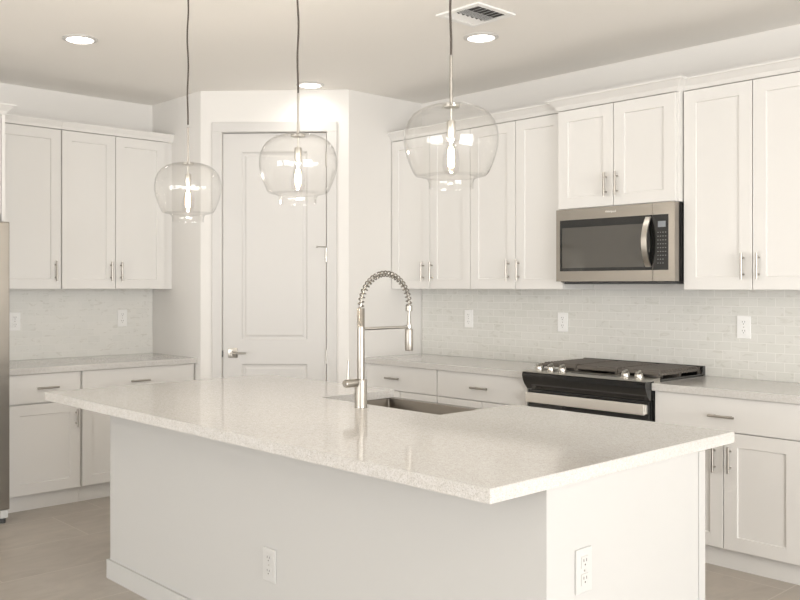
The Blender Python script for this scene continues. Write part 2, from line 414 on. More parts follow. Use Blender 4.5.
def wall_cab(label, fr, plane, wall, u0, u1, z0, z1, doors, crown_spec, group, gaps=.002):
    r = cab_root('wall_cabinet', label, fr, plane, wall, u0, u1, z0, group)
    bm = NB(); s = 1 if fr == 'X' else -1
    fbox(bm, fr, plane, u0 + .0005, u1 - .0005, -DTH, -(abs(plane - wall) - .0008), z0, z1)
    obj('body', bm, 'carcass' if 0 else 'cab', r)
    for (a, b, h) in doors:
        door_panel(fr, plane, a, b, z0 + .002, z1 - .004, r, h)
    if crown_spec:
        fl, zt, sides = crown_spec
        crown(fr, plane - DTH * s * 0, wall + (.0008 * (1 if fr == 'X' else -1)), u0 + .0005, u1 - .0005, z1 + .0005, zt, fl, sides, r)
    return r
UB, UT, CZ = 1.3546, 2.410, 2.470
G = 'white shaker wall cabinets'
PX, PY = -1.078, -.321
# left wall uppers
wall_cab('white shaker wall cabinet with a single door, next to the refrigerator surround', 'X', PX, XL, -2.811, -2.306, UB, UT,
         [(-2.765, -2.312, (-2.350, 1.474, .132))], (.018, 2.466, (0, 0)), G)
wall_cab('white shaker wall cabinet with two doors, beside the pantry corner on the left wall', 'X', PX, XL, -2.306, YP - .0008, UB, UT,
         [(-2.302, -1.921, (-1.958, 1.476, .132)), (-1.917, -1.534, (-1.882, 1.476, .132))], (.018, 2.466, (0, 0)), G)
# range wall uppers
wall_cab('white shaker wall cabinet with two doors against the pantry wall, behind the largest pendant', 'Y', PY, 0, .0008, .7385, UB, UT,
         [(.006, .375, (.322, 1.475, .132)), (.379, .7365, (.402, 1.475, .132))], (.045, CZ, (0, 0)), G)
wall_cab('white shaker wall cabinet with two doors just left of the microwave', 'Y', PY, 0, .7385, 1.458, UB, UT,
         [(.7405, 1.105, (1.055, 1.475, .132)), (1.109, 1.455, (1.135, 1.475, .132))], (.045, CZ, (0, 0)), G)
wall_cab('short white shaker cabinet mounted directly above the stainless microwave', 'Y', -.3745, 0, 1.459, 2.2085, 1.824, 2.404,
         [(1.462, 1.826, (1.785, 1.947, .132)), (1.830, 2.196, (1.855, 1.947, .132))], (.05, 2.470, (1, 1)), G)
wall_cab('white shaker wall cabinet with two doors right of the microwave', 'Y', PY, 0, 2.2095, 2.942, UB, UT,
         [(2.216, 2.576, (2.535, 1.475, .132)), (2.580, 2.938, (2.612, 1.475, .132))], (.045, CZ, (0, 0)), G)
wall_cab('white wall cabinet cut off by the right edge of the frame', 'Y', PY, 0, 2.943, 3.66, UB, UT,
         [(2.946, 3.300, (3.262, 1.475, .132)), (3.304, 3.656, (3.342, 1.475, .132))], (.045, CZ, (0, 0)), G)
# base cabinets
def base_cab(label, fr, plane, wall, kick, u0, u1, fronts, group='white shaker base cabinets', top=None):
    r = cab_root('base_cabinet', label, fr, plane, wall, u0, u1, 0, group)
    bm = NB(); D = abs(plane - wall) - .0008
    fbox(bm, fr, plane, u0 + .0005, u1 - .0005, -DTH, -D, .10, CT - SK - .0005)
    obj('body', bm, 'cab', r)
    bm = NB(); fbox(bm, fr, plane, u0 + .0005, u1 - .0005, -abs(plane - kick), -D, 0, .0995)
    obj('toe_kick', bm, 'cab', r)
    for f in fronts:
        if f[0] == 'drawer': drawer_front(fr, plane, f[1], f[2], f[3], f[4], r, f[5])
        else: door_panel(fr, plane, f[1], f[2], f[3], f[4], r, f[5])
    return r
LX, LK = -.774, -.822
DRT, DRB, DOT = .836, .660, .655
base_cab('white base cabinet with one drawer over one door, beside the refrigerator', 'X', LX, XL, LK, -2.811, -2.307,
         [('drawer', -2.768, -2.317, DRB, DRT, (-2.535, .750, .137)), ('door', -2.768, -2.317, .104, DOT - .004, (-2.347, .545, .115))])
base_cab('wide white base cabinet with one long drawer, beside the pantry corner on the left wall', 'X', LX, XL, LK, -2.307, YP - .0008,
         [('drawer', -2.301, -1.487, DRB, DRT, (-1.905, .750, .137)), ('door', -2.301, -1.896, .104, DOT - .004, (-1.926, .545, .115)), ('door', -1.892, -1.487, .104, DOT - .004, (-1.862, .545, .115))])
RY, RK = -.568, -.520
base_cab('white base cabinet with one drawer, in the far corner of the range wall', 'Y', RY, 0, RK, .0008, .680,
         [('drawer', .004, .668, DRB + .012, DRT, (.282, .753, .128)), ('door', .004, .334, .104, DOT + .012, (.30, .56, .115)), ('door', .338, .668, .104, DOT + .012, (.37, .56, .115))])
base_cab('white base cabinet with one drawer, just left of the range', 'Y', RY, 0, RK, .681, 1.402,
         [('drawer', .676, 1.385, DRB + .012, DRT, (1.038, .751, .132)), ('door', .676, 1.040, .104, DOT + .012, (1.008, .53, .115)), ('door', 1.044, 1.385, .104, DOT + .012, (1.076, .53, .115))])
base_cab('white base cabinet with one wide drawer over two doors, right of the range', 'Y', RY, 0, RK, 2.184, 2.910,
         [('drawer', 2.190, 2.907, DRB + .012, DRT, (2.547, .745, .128)), ('door', 2.190, 2.546, .104, DOT + .012, (2.507, .535, .128)), ('door', 2.550, 2.907, .104, DOT + .012, (2.584, .540, .128))])
base_cab('white base cabinet cut off by the right edge of the frame', 'Y', RY, 0, RK, 2.911, 3.66,
         [('drawer', 2.914, 3.657, DRB + .012, DRT, (3.30, .745, .137)), ('door', 2.914, 3.296, .104, DOT + .012, (3.266, .54, .128)), ('door', 3.300, 3.657, .104, DOT + .012, (3.33, .54, .128))])

# worktops
def top_slab(name, label, x0, x1, y0, y1, loc):
    bm = boxm(x0, x1, y0, y1, CT - SK, CT, bev=.002)
    o = obj(name, bm, 'quartz', origin=loc); return tagp(o, label, 'countertop')
top_slab('countertop', 'speckled white quartz countertop along the left wall beside the refrigerator', XL + .0008, -.754, -2.811, YP - .0008, (-1.07, -2.13, CT - SK))
top_slab('countertop', 'speckled white quartz countertop between the pantry wall and the range', .0008, 1.4035, -.5877, -.0008, (.7, -.3, CT - SK))
top_slab('countertop', 'speckled white quartz countertop right of the range', 2.181, 3.662, -.5877, -.0008, (2.9, -.3, CT - SK))
# backsplashes
tagp(obj('backsplash', boxm(.009, 3.662, -.0088, -.0008, CT + .0005, UB - .0005), 'marble_back'), 'white marble subway tile backsplash behind the range', 'backsplash')
tagp(obj('backsplash', boxm(XL + .0008, XL + .0088, -2.811, YP - .002, CT + .0005, UB - .0005), 'marble_left'), 'pale marble subway tile backsplash on the left wall beside the refrigerator', 'backsplash')

# ------------------------------------------------------------------ refrigerator and its surround
r = thing('refrigerator_surround', 'tall white cabinet with crown molding boxed around the refrigerator at the left edge', 'cabinet', (-1.05, -3.3, 0))
for (a, b) in ((-2.832, -2.812), (-3.80, -3.78)):
    obj('side_panel', boxm(XL + .0008, -.722, a, b, 0, 2.3895), 'cab', r)
obj('body', boxm(XL + .0008, -.742, -3.779, -2.833, 1.80, 2.3895), 'cab', r)
for (a, b, hh) in ((-3.776, -3.308, -3.34), (-3.304, -2.836, -3.27)):
    door_panel('X', -.722, a, b, 1.803, 2.387, r, (hh, 1.92, .132))
bm = NB()
for xa, side in ((-1.030, 1), (XL + .0008, 0)):
    xb = -.722 if side else -1.0305; lv = []
    for k, zz in ((0, 0), (.08, .1), (.25, .35), (.85, .8), (1, .84), (1, 1)):
        lv.append((xa, xb + (.052 * k if side else 0), -3.80, -2.812 + (.052 * k if side else 0), 2.390 + zz * .060))
    frustum(bm, lv)
obj('crown_molding', bm, 'cab', r)
r = thing('refrigerator', 'stainless steel refrigerator at the left edge of the frame', 'refrigerator', (-1.0, -3.3, 0))
FX, FA, FB = -.600, -3.775, -2.829
obj('body', boxm(XL + .03, FX - .062, FA + .012, FB - .016, .045, 1.735, bev=.004), 'darkgrey', r)
obj('base_grille', boxm(-.70, FX - .04, FA + .01, FB - .01, .012, .070, bev=.002), 'black', r)
FM = FA + .40
for (a, b, s_) in ((FA, FM - .002, 1), (FM + .002, FB, -1)):
    d = obj('door', boxm(FX - .06, FX, a, b, .078, 1.748, bev=.006), 'steel', r)
    hx = b - .05 if s_ == 1 else a + .05
    bm = NB(); tube(bm, [(FX - .002, hx, .60), (FX + .05, hx, .60), (FX + .055, hx, .63), (FX + .055, hx, 1.60), (FX + .05, hx, 1.63), (FX - .002, hx, 1.63)], .011, 10)
    obj('handle', bm, 'steel', d, smooth=True)
obj('foot_bracket', boxm(FX - .05, FX - .006, FB - .05, FB - .006, .030, .077, bev=.003), 'mark', r)
for yy in (FB - .03, FA + .03):
    bm = NB(); lathe(bm, [(.016, 0), (.016, .03)], c=(FX - .03, yy, 0), n=16); obj('foot', bm, 'rubber', r)
for yy in (FB - .05, FA + .05):
    bm = NB(); lathe(bm, [(.02, 0), (.02, .045)], c=(XL + .15, yy, 0), n=16); obj('foot', bm, 'rubber', r)

# ------------------------------------------------------------------ island
IX0, IX1, IY0, IY1 = .493, 3.164, -3.080, -1.778
BX0, BX1, BY0, BY1 = .686, 3.160, -2.843, -1.984
isl = thing('kitchen_island', 'large white kitchen island base with a plain painted front and end panels', 'kitchen island', (1.9, -2.4, 0))
zt = CT - SK - .0005
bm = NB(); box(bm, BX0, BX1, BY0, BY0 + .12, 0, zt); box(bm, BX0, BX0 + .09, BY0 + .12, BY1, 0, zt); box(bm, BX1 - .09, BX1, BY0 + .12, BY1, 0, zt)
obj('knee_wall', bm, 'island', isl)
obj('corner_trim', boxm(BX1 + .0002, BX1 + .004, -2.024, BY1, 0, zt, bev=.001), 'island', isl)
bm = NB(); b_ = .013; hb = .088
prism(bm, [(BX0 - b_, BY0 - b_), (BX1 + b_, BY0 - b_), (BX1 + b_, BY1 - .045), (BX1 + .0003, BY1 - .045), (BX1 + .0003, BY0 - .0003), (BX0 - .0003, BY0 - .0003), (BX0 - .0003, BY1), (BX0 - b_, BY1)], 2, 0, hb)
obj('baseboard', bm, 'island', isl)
SX0, SX1, SY = 1.5066, 2.2302, -2.2411
IFY = -1.84   # cabinet faces on the working side (face +Y)
bm = NB()
for (a, b) in ((BX0 + .091, SX0 - .034), (SX1 + .034, 3.069)): box(bm, a, b, BY0 + .121, IFY - DTH, .10, zt)
box(bm, SX0 - .033, SX1 + .033, BY0 + .121, IFY - DTH, .10, .60)
obj('cabinet_body', bm, 'cab', isl)
obj('toe_kick', boxm(BX0 + .092, 3.069, BY0 + .122, IFY - .08, 0, .0995), 'cab', isl)
def isl_door(a, b, z0, z1, hu, vert=True):
    bm = NB(); recessed_slab(bm, 'Y', 0, a, b, z0, z1, DTH - .001, ST, mapf=lambda u, d, z: (u, IFY + d, z))
    d = obj('door', bm, 'cab', isl)
    bm = NB(); k = .04
    tube(bm, [(hu, IFY + .03, z1 - .16), (hu, IFY + .03, z1 - .03)], .0055, 10)
    for z in (z1 - .135, z1 - .055): tube(bm, [(hu, IFY, z), (hu, IFY + .03, z)], .0045, 8)
    obj('handle', bm, 'nickel', d, smooth=True)
isl_door(.785, 1.125, .104, .832, 1.09); isl_door(1.129, 1.468, .104, .832, 1.165)
isl_door(1.478, 1.866, .104, .595, 1.83); isl_door(1.870, 2.260, .104, .595, 1.905)
isl_door(2.270, 2.665, .104, .832, 2.63); isl_door(2.669, 3.066, .104, .832, 2.70)
# island top: one slab with the apron-sink notch cut from its working edge
bm = NB(); rr = .012
def arc(cx_, cy_, a0, a1, r_=rr, n=4): return [(cx_ + r_ * math.cos(math.radians(a0 + (a1 - a0) * i / n)), cy_ + r_ * math.sin(math.radians(a0 + (a1 - a0) * i / n))) for i in range(n + 1)]
poly = [(IX0, IY0), (IX1, IY0), (IX1, IY1), (SX1, IY1)] + arc(SX1 - rr, SY + rr, 0, -90) + arc(SX0 + rr, SY + rr, -90, -180) + [(SX0, IY1), (IX0, IY1)]
prism(bm, poly, 2, CT - SK, CT)
bmesh.ops.bevel(bm, geom=[e for e in bm.edges if abs(e.verts[0].co.z - e.verts[1].co.z) < 1e-6], offset=.0018, segments=2, affect='EDGES')
tagp(obj('island_countertop', bm, 'quartz', origin=(1.83, -2.43, CT - SK)), 'large speckled white quartz slab on the island, notched around the sink', 'countertop')
# sink
s = thing('farmhouse_sink', 'brushed stainless apron-front sink set into the island countertop', 'sink', (1.868, -2.03, .60))
bm = NB(); st_ = CT - SK - .0008; X0, X1, Y0, Y1 = SX0 - .03, SX1 + .03, SY - .02, -1.760
xi0, xi1, yi0, yi1, zb = SX0 - .008, SX1 + .008, SY - .006, -1.803, .625
def rr_ring(x0, x1, y0, y1, z, r_):
    pts = arc(x1 - r_, y0 + r_, -90, 0, r_) + arc(x1 - r_, y1 - r_, 0, 90, r_) + arc(x0 + r_, y1 - r_, 90, 180, r_) + arc(x0 + r_, y0 + r_, 180, 270, r_)
    return [bm.verts.new((p[0], p[1], z)) for p in pts]
rs = [rr_ring(X0, X1, Y0, Y1, .605, .008), rr_ring(X0, X1, Y0, Y1, st_ - .002, .008), rr_ring(X0 + .002, X1 - .002, Y0 + .002, Y1 - .002, st_, .008),
      rr_ring(xi0, xi1, yi0, yi1, st_, .008), rr_ring(xi0 + .002, xi1 - .002, yi0 + .002, yi1 - .002, st_ - .003, .008), rr_ring(xi0 + .004, xi1 - .004, yi0 + .004, yi1 - .004, zb + .012, .008), rr_ring(xi0 + .016, xi1 - .016, yi0 + .016, yi1 - .016, zb, .008)]
for a, b in zip(rs, rs[1:]):
    n = len(a)
    for i in range(n): bm.faces.new((a[i], a[(i + 1) % n], b[(i + 1) % n], b[i]))
bm.faces.new(rs[0][::-1]); bm.faces.new(rs[-1])
obj('basin', bm, 'sink', s, smooth=True)
bm = NB(); lathe(bm, [(.045, zb + .0005), (.045, zb + .003), (.03, zb + .004)], c=(1.868, -2.04, 0), n=28); obj('drain', bm, 'bright', s, smooth=True)
# faucet
FXX, FYY = 1.871, -2.326
f = thing('kitchen_faucet', 'tall brushed nickel pull-down spring faucet standing on the island beside the sink', 'faucet', (FXX, FYY, CT))
z0 = CT
bm = NB(); lathe(bm, [(.026, z0 + .0003), (.0268, z0 + .004), (.0255, z0 + .007), (.0255, z0 + .112), (.0245, z0 + .115), (.0160, z0 + .1155)], c=(FXX, FYY, 0), n=36); obj('base', bm, 'nickel', f, smooth=True)
bm = NB(); lathe(bm, [(.0155, z0 + .116), (.0155, 1.208)], c=(FXX, FYY, 0), n=28); obj('column', bm, 'nickel', f, smooth=True)
bm = NB(); prof = []
for i in range(18): prof += [(.0166, 1.209 + i * .0042), (.0150, 1.209 + i * .0042 + .0030)]
lathe(bm, prof, c=(FXX, FYY, 0), n=28); obj('ribbed_sleeve', bm, 'nickel', f, smooth=True)
AR = .1405; AZ = 1.286
def arcp(t):  # t 0..1 from the column over the top to the spray side
    a = math.pi * (1 - t); return Vector((FXX, FYY + AR + AR * math.cos(a), AZ + AR * math.sin(a)))
bm = NB(); tube(bm, [arcp(i / 40) for i in range(41)], .0038, 8); obj('hose', bm, 'nickel', f, smooth=True)
bm = NB(); turns = 24; N = turns * 12; pts = []
for i in range(N + 1):
    t = i / N; p = arcp(t); a = math.pi * (1 - t); n1 = Vector((0, math.cos(a), math.sin(a))); n2 = Vector((1, 0, 0)); ph = 2 * math.pi * turns * t
    pts.append(p + (n1 * math.cos(ph) + n2 * math.sin(ph)) * .0116)
tube(bm, pts, .0027, 6); obj('spring', bm, 'coil', f, smooth=True)
yy = FYY + 2 * AR
bm = NB(); lathe(bm, [(.012, AZ - .020), (.0145, AZ - .018), (.0145, AZ + .004), (.012, AZ + .006)], c=(FXX, yy, 0), n=24); obj('spring_collar', bm, 'nickel', f, smooth=True)
bm = NB(); lathe(bm, [(.007, 1.222), (.007, AZ - .0205)], c=(FXX, yy, 0), n=16); obj('hose_sleeve', bm, 'nickel', f, smooth=True)
bm = NB(); lathe(bm, [(.0085, 1.212), (.0085, 1.2215)], c=(FXX, yy, 0), n=16)
lathe(bm, [(.011, 1.096), (.0165, 1.097), (.0178, 1.101), (.0178, 1.186), (.0165, 1.190), (.0085, 1.192), (.0085, 1.211)], c=(FXX, yy, 0), n=28); 
sh = obj('spray_head', bm, 'nickel', f, smooth=True)
bm = NB(); box(bm, FXX - .004, FXX + .004, yy + .0168, yy + .0205, 1.125, 1.16, bev=.001); obj('spray_button', bm, 'darkgrey', sh)
bm = NB(); tube(bm, [(FXX, FYY + .0166, 1.199), (FXX, yy - .0125, 1.199)], .0065, 12)
lathe(bm, [(.0088, 1.194), (.0128, 1.194), (.0128, 1.208), (.0088, 1.208), (.0088, 1.194)], c=(FXX, yy, 0), n=24, cap=False); obj('support_arm', bm, 'bright', f, smooth=True)
bm = NB(); lathe(bm, [(.0165, -.0262), (.0165, -.084), (.0140, -.089)], c=(FXX, FYY, .980), n=26, axis='Y'); vb = obj('valve_body', bm, 'nickel', f, smooth=True)
bm = NB(); tube(bm, [(FXX, FYY - .071, .990), (FXX, FYY - .070, 1.03), (FXX, FYY - .068, 1.074)], [.0056, .0050, .0046], 10); obj('lever', bm, 'nickel', vb, smooth=True)

# ------------------------------------------------------------------ gas range
RX0, RX1 = 1.408, 2.177; RC = (RX0 + RX1) / 2
g = thing('gas_range', 'black and stainless slide-in gas range with cast iron grates between the countertops', 'range', (RC, -.3, 0))
obj('body', boxm(RX0, RX1, -.559, -.012, .06, .874, bev=.002), 'black', g)
obj('base_panel', boxm(RX0 + .03, RX1 - .03, -.55, -.05, 0, .0595), 'black', g)
# control fascia: curved black front
pf = [(-.560, .884), (-.638, .884), (-.645, .878), (-.646, .862), (-.638, .835), (-.624, .812), (-.608, .796), (-.600, .786), (-.560, .786)]
bm = NB(); prism(bm, pf, 0, RX0 - .002, RX1 + .002); obj('control_fascia', bm, 'black', g, smooth=True)
# stainless knob ledge
pl = [(-.500, .875), (-.500, .897), (-.638, .8895), (-.648, .887), (-.648, .8845), (-.560, .8845), (-.560, .875)]
bm = NB(); prism(bm, pl, 0, RX0 - .003, RX1 + .003); led = obj('knob_ledge', bm, 'bright', g)
bm = NB(); xf(box(bm, 1.69, 1.97, -.004, .004, -.0005, .0012), Matrix.Translation((0, -.575, .8945))); obj('vent_slot', bm, 'slot', led)
bm = NB(); box(bm, RX0 + .002, RX1 - .002, -.499, -.022, .8745, .888, bev=.003); obj('cooktop', bm, 'black', g)
for kx in (1.478, 1.556, 1.634, 2.028, 2.106):
    bm = NB(); ky = -.578; kz = .8935
    lathe(bm, [(.026, 0), (.026, .004), (.022, .007), (.0205, .025), (.018, .028)], c=(0, 0, 0), n=24)
    box(bm, -.0055, .0055, -.020, .020, .0282, .040, bev=.0015)
    xf(bm, Matrix.Translation((kx, ky, kz)) @ Matrix.Rotation(math.radians(12), 4, 'X'))
    obj('knob', bm, 'bright', g, smooth=True)
# burners
for (bx_, by_, br) in ((1.53, -.36, .040), (1.53, -.14, .035), (RC, -.25, .05), (2.055, -.36, .045), (2.055, -.14, .035)):
    bm = NB(); lathe(bm, [(br + .012, .8885), (br + .010, .897), (br, .900), (br, .908), (br * .8, .911)], c=(bx_, by_, 0), n=28); obj('burner', bm, 'iron', g, smooth=True)
# three grates
GZ0, GZ1 = .914, .928
for k, (a, b) in enumerate(((RX0 + .012, 1.660), (1.663, 1.922), (1.925, RX1 - .012))):
    bm = NB(); ya, yb = -.488, -.040
    for (c_, d_) in ((ya, ya + .012), (yb - .012, yb)): box(bm, a, b, c_, d_, GZ0 - .006, GZ1 - .002, bev=.002)
    for (c_, d_) in ((a, a + .012), (b - .012, b)): box(bm, c_, d_, ya, yb, GZ0 - .010, GZ0 + .001, bev=.002)
    nb = 14
    for i in range(nb):
        y_ = ya + .03 + (yb - ya - .06) * i / (nb - 1)
        prism(bm, [(y_ - .006, GZ0 - .002), (y_ + .006, GZ0 - .002), (y_ + .004, GZ1 + .003), (y_ - .004, GZ1 + .003)], 0, a + .010, b - .010)
        for (e0, e1) in ((a + .010, a - .002), (b - .010, b + .002)): tube(bm, [(e0, y_, GZ1 - .003), (e1, y_, GZ0 - .010)], .005, 6)
    m_ = (a + b) / 2; box(bm, m_ - .006, m_ + .006, ya, yb, GZ0 - .002, GZ1, bev=.002)
    for fx_ in (a + .006, b - .006):
        for fy_ in (ya + .006, (ya + yb) / 2, yb - .006): box(bm, fx_ - .006, fx_ + .006, fy_ - .008, fy_ + .008, .8885, GZ0 - .004)
    obj('grate', bm, 'iron', g)
bm = NB(); box(bm, RX0 + .002, RX1 + .004, -.036, -.010, .8775, .932, bev=.004); obj('rear_trim', bm, 'black', g)
# oven door with handle
bm = NB(); box(bm, RX0 + .004, RX1 - .004, -.598, -.560, .20, .782, bev=.003); od = obj('oven_door', bm, 'black', g)
obj('oven_window', boxm(RX0 + .10, RX1 - .10, -.5995, -.5982, .32, .66, bev=.0005), 'blackglass', od)
obj('door_edge_trim', boxm(RX0 + .004, RX1 - .004, -.6005, -.5982, .20, .23), 'steel', od)
bm = NB(); box(bm, RX0 + .012, RX1 - .012, -.636, -.618, .712, .768, bev=.004)
for a in (RX0 + .012, RX1 - .044): box(bm, a, a + .032, -.619, -.5982, .716, .764, bev=.003)
obj('handle', bm, 'satin', od)
obj('storage_drawer', boxm(RX0 + .004, RX1 - .004, -.598, -.560, .065, .196, bev=.003), 'steel', g)

# ------------------------------------------------------------------ microwave
mw = thing('microwave', 'stainless over-the-range microwave with a dark glass door under the short cabinet', 'microwave', (1.83, -.2, 1.40))
MX0, MX1, MZ0, MZ1, MY = 1.460, 2.2045, 1.402, 1.8205, -.392
obj('body', boxm(MX0 + .004, MX1 - .001, -.350, -.010, MZ0 - .004, MZ1 - .002), 'black', mw)
SEAM = 2.0775
def framed(bm, x0, x1, z0, z1, wx0, wx1, wz0, wz1, y0, y1):
    box(bm, x0, x1, y0, y1, z0, wz0); box(bm, x0, x1, y0, y1, wz1, z1)
    box(bm, x0, wx0, y0, y1, wz0, wz1); box(bm, wx1, x1, y0, y1, wz0, wz1)
WZ0, WZ1 = 1.461, 1.758
bm = NB(); framed(bm, MX0, SEAM - .001, MZ0, MZ1, 1.486, SEAM - .001 - .0001, WZ0, WZ1, MY, -.3505); md = obj('door', bm, 'steel', mw)
obj('door_glass', boxm(1.4862, SEAM - .0012, MY + .0005, -.352, WZ0 + .0002, WZ1 - .0002), 'blackglass', md)
M['window'] = mat('microwave_mesh_window', (.065, .06, .05, 1), .10, 0, coat=.5)
obj('viewing_window', boxm(1.502, 2.030, MY - .0008, MY + .0003, 1.480, 1.713), 'window', md)
bm = NB(); framed(bm, SEAM + .001, MX1, MZ0, MZ1, SEAM + .0011, 2.168, WZ0, WZ1, MY, -.3505); cp = obj('control_panel', bm, 'steel', mw)
obj('panel_glass', boxm(SEAM + .0012, 2.1678, MY + .0005, -.352, WZ0 + .0002, WZ1 - .0002), 'blackglass', cp)
obj('display', boxm(2.108, 2.152, MY - .0006, MY + .0004, 1.690, 1.722), 'display', cp)
bm = NB()
for i in range(9):
    for j in range(4):
        if i > 6 and j == 3: continue
        x_ = 2.108 + j * .0145; z_ = 1.662 - i * .0205
        box(bm, x_ - .003, x_ + .003, MY - .0002, MY + .0004, z_ - .002, z_ + .002)
kp = obj('key_marks', bm, 'print', cp); kp['kind'] = 'stuff'
# bowed strap handle
bm = NB(); n = 16; hx0, hx1 = 2.038, 2.070; za, zb_ = 1.478, 1.748; ra = []
for i in range(n + 1):
    t = i / n; bow = math.sin(math.pi * t) ** .8 * .046; z_ = za + (zb_ - za) * t; yo = MY - .006 - bow; yi = yo + .010
    ra.append([bm.verts.new(p) for p in ((hx0, yo, z_), (hx1, yo, z_), (hx1, yi, z_), (hx0, yi, z_))])
for a, b in zip(ra, ra[1:]):
    for k in range(4): bm.faces.new((a[k], a[(k + 1) % 4], b[(k + 1) % 4], b[k]))
bm.faces.new(ra[0][::-1]); bm.faces.new(ra[-1])
for z_ in (za + .004, zb_ - .018): box(bm, hx0 + .004, hx1 - .004, MY - .010, MY + .0004, z_, z_ + .014)
obj('handle', bm, 'bright', md, smooth=True)
obj('underside_vent', boxm(MX0 + .02, MX1 - .02, -.34, -.06, MZ0 - .016, MZ0 - .0045, bev=.003), 'darkgrey', mw)
def text_mesh(name, s_, size, mt, parent, m='mark', ext=.0003):
    cu = bpy.data.curves.new(name, 'FONT'); cu.body = s_; cu.size = size; cu.align_x = 'CENTER'; cu.align_y = 'CENTER'; cu.extrude = ext
    to = bpy.data.objects.new(name, cu); C.objects.link(to); dg = bpy.context.evaluated_depsgraph_get()
    me = bpy.data.meshes.new_from_object(to.evaluated_get(dg)); bpy.data.objects.remove(to)
    bm = NB(); bm.from_mesh(me); xf(bm, mt); return obj(name, bm, m, parent)
text_mesh('maker_mark', 'Whirlpool', .016, Matrix.Translation((1.822, MY - .0004, 1.792)) @ Matrix.Rotation(math.pi / 2, 4, 'X'), md, 'plastic')

# ------------------------------------------------------------------ outlets
def copy_tree(o, parent=None):
    c = o.copy(); C.objects.link(c)
    if parent is not None: c.parent = parent
    for ch in list(o.children): copy_tree(ch, c)
    return c
def make_outlet():
    r = bpy.data.objects.new('power_outlet', None); C.objects.link(r); r.empty_display_size = .05
    # local: front faces -Y, centre at origin, back at y=0
    obj('cover_plate', boxm(-.0375, .0375, -.006, -.0004, -.061, .061, bev=.002), 'plastic', r, local=True)
    for s in (-.024, .024):
        bm = NB(); box(bm, -.0165, .0165, -.0085, -.0062, s - .016, s + .016, bev=.001)
        rc = obj('receptacle', bm, 'plastic', r, local=True)
        bm = NB()
        for a in (-.0065, .0065): box(bm, a - .0012, a + .0012, -.0090, -.0086, s + .001, s + .009)
        lathe(bm, [(.0025, -.0090), (.0025, -.0086)], c=(0, 0, s - .007), n=12, axis='Y')
        obj('slots', bm, 'slot', rc, local=True)
    bm = NB(); lathe(bm, [(.003, -.0068), (.003, -.0061)], c=(0, 0, 0), n=12, axis='Y'); obj('screw', bm, 'nickel', r, local=True)
    return r
bs = .0089
spots = [((2.396, -bs, 1.154), 0, 'white duplex outlet on the backsplash right of the range', 'wall outlets'),
         ((1.242, -bs, 1.146), 0, 'white duplex outlet on the backsplash just left of the range', 'wall outlets'),
         ((.462, -bs, 1.147), 0, 'white duplex outlet on the backsplash left of the range, farthest from it', 'wall outlets'),
         ((XL + bs, -2.504, 1.138), math.pi / 2, 'white duplex outlet on the left wall beside the refrigerator', 'wall outlets'),
         ((XL + bs, -1.718, 1.143), math.pi / 2, 'white duplex outlet on the left backsplash below the two-door cabinet', 'wall outlets'),
         ((1.946, BY0 - .0002, .357), 0, 'white duplex outlet low on the long shaded side of the island', 'island outlets'),
         ((BX1 + .0002, -2.678, .593), math.pi / 2, 'white duplex outlet on the bright end panel of the island', 'island outlets')]
out0 = make_outlet()
for i, (loc, rz, lab, gr) in enumerate(spots):
    o = out0 if i == 0 else copy_tree(out0)
    o.location = loc; o.rotation_euler = (0, 0, rz); tagp(o, lab, 'outlet', gr)
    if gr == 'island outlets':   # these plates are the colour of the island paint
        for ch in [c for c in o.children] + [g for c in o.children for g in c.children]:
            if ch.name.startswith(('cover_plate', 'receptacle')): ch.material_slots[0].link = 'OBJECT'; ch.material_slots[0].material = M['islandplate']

# ------------------------------------------------------------------ recessed ceiling lights
def make_downlight():
    r = bpy.data.objects.new('recessed_light', None); C.objects.link(r); r.empty_display_size = .05
    bm = NB(); lathe(bm, [(.094, -.0005), (.094, -.004), (.074, -.010), (.071, -.006), (.071, -.0005)], n=48, cap=False)
    obj('trim_ring', bm, 'trim', r, smooth=True, local=True)
    bm = NB(); lathe(bm, [(.0705, -.0008), (.0705, -.006), (.068, -.0075)], n=48); obj('diffuser', bm, 'lamp', r, smooth=True, local=True)
    return r
dl = [((-.038, -2.659, H), 'recessed ceiling light nearest the refrigerator corner'),
      ((1.436, -1.045, H), 'recessed ceiling light beside the air vent in front of the range'),
      ((-.061, -1.020, H), 'recessed ceiling light just in front of the pantry door')]
d0 = make_downlight()
for i, (loc, lab) in enumerate(dl):
    o = d0 if i == 0 else copy_tree(d0)
    o.location = loc; tagp(o, lab, 'ceiling light', 'recessed ceiling lights')
    l = bpy.data.lights.new('downlight_glow', 'AREA'); l.shape = 'DISK'; l.size = .13; l.energy = 0.6; l.color = (1, .95, .87); l.spread = math.radians(150)
    lo = bpy.data.objects.new('downlight_glow', l); C.objects.link(lo); lo.location = (0, 0, -.02); lo.parent = o

# ------------------------------------------------------------------ ceiling vent
v = thing('ceiling_vent', 'square white metal air vent in the ceiling with angled louvers', 'vent', (1.682, -1.382, H))
vx0, vx1, vy0, vy1 = 1.545, 1.820, -1.525, -1.240
bm = NB(); fw_ = .030
for q in ((vx0, vx1, vy0, vy0 + fw_), (vx0, vx1, vy1 - fw_, vy1), (vx0, vx0 + fw_, vy0 + fw_, vy1 - fw_), (vx1 - fw_, vx1, vy0 + fw_, vy1 - fw_)):
    box(bm, *q, H - .010, H - .0005, bev=.002)
obj('frame', bm, 'plastic', v)
obj('duct_opening', boxm(vx0 + fw_, vx1 - fw_, vy0 + fw_, vy1 - fw_, H - .0016, H - .0006), 'slot', v)
ix0, ix1, iy0, iy1 = vx0 + fw_, vx1 - fw_, vy0 + fw_, vy1 - fw_
mid1, mid2 = ix0 + (ix1 - ix0) * .36, ix0 + (ix1 - ix0) * .66
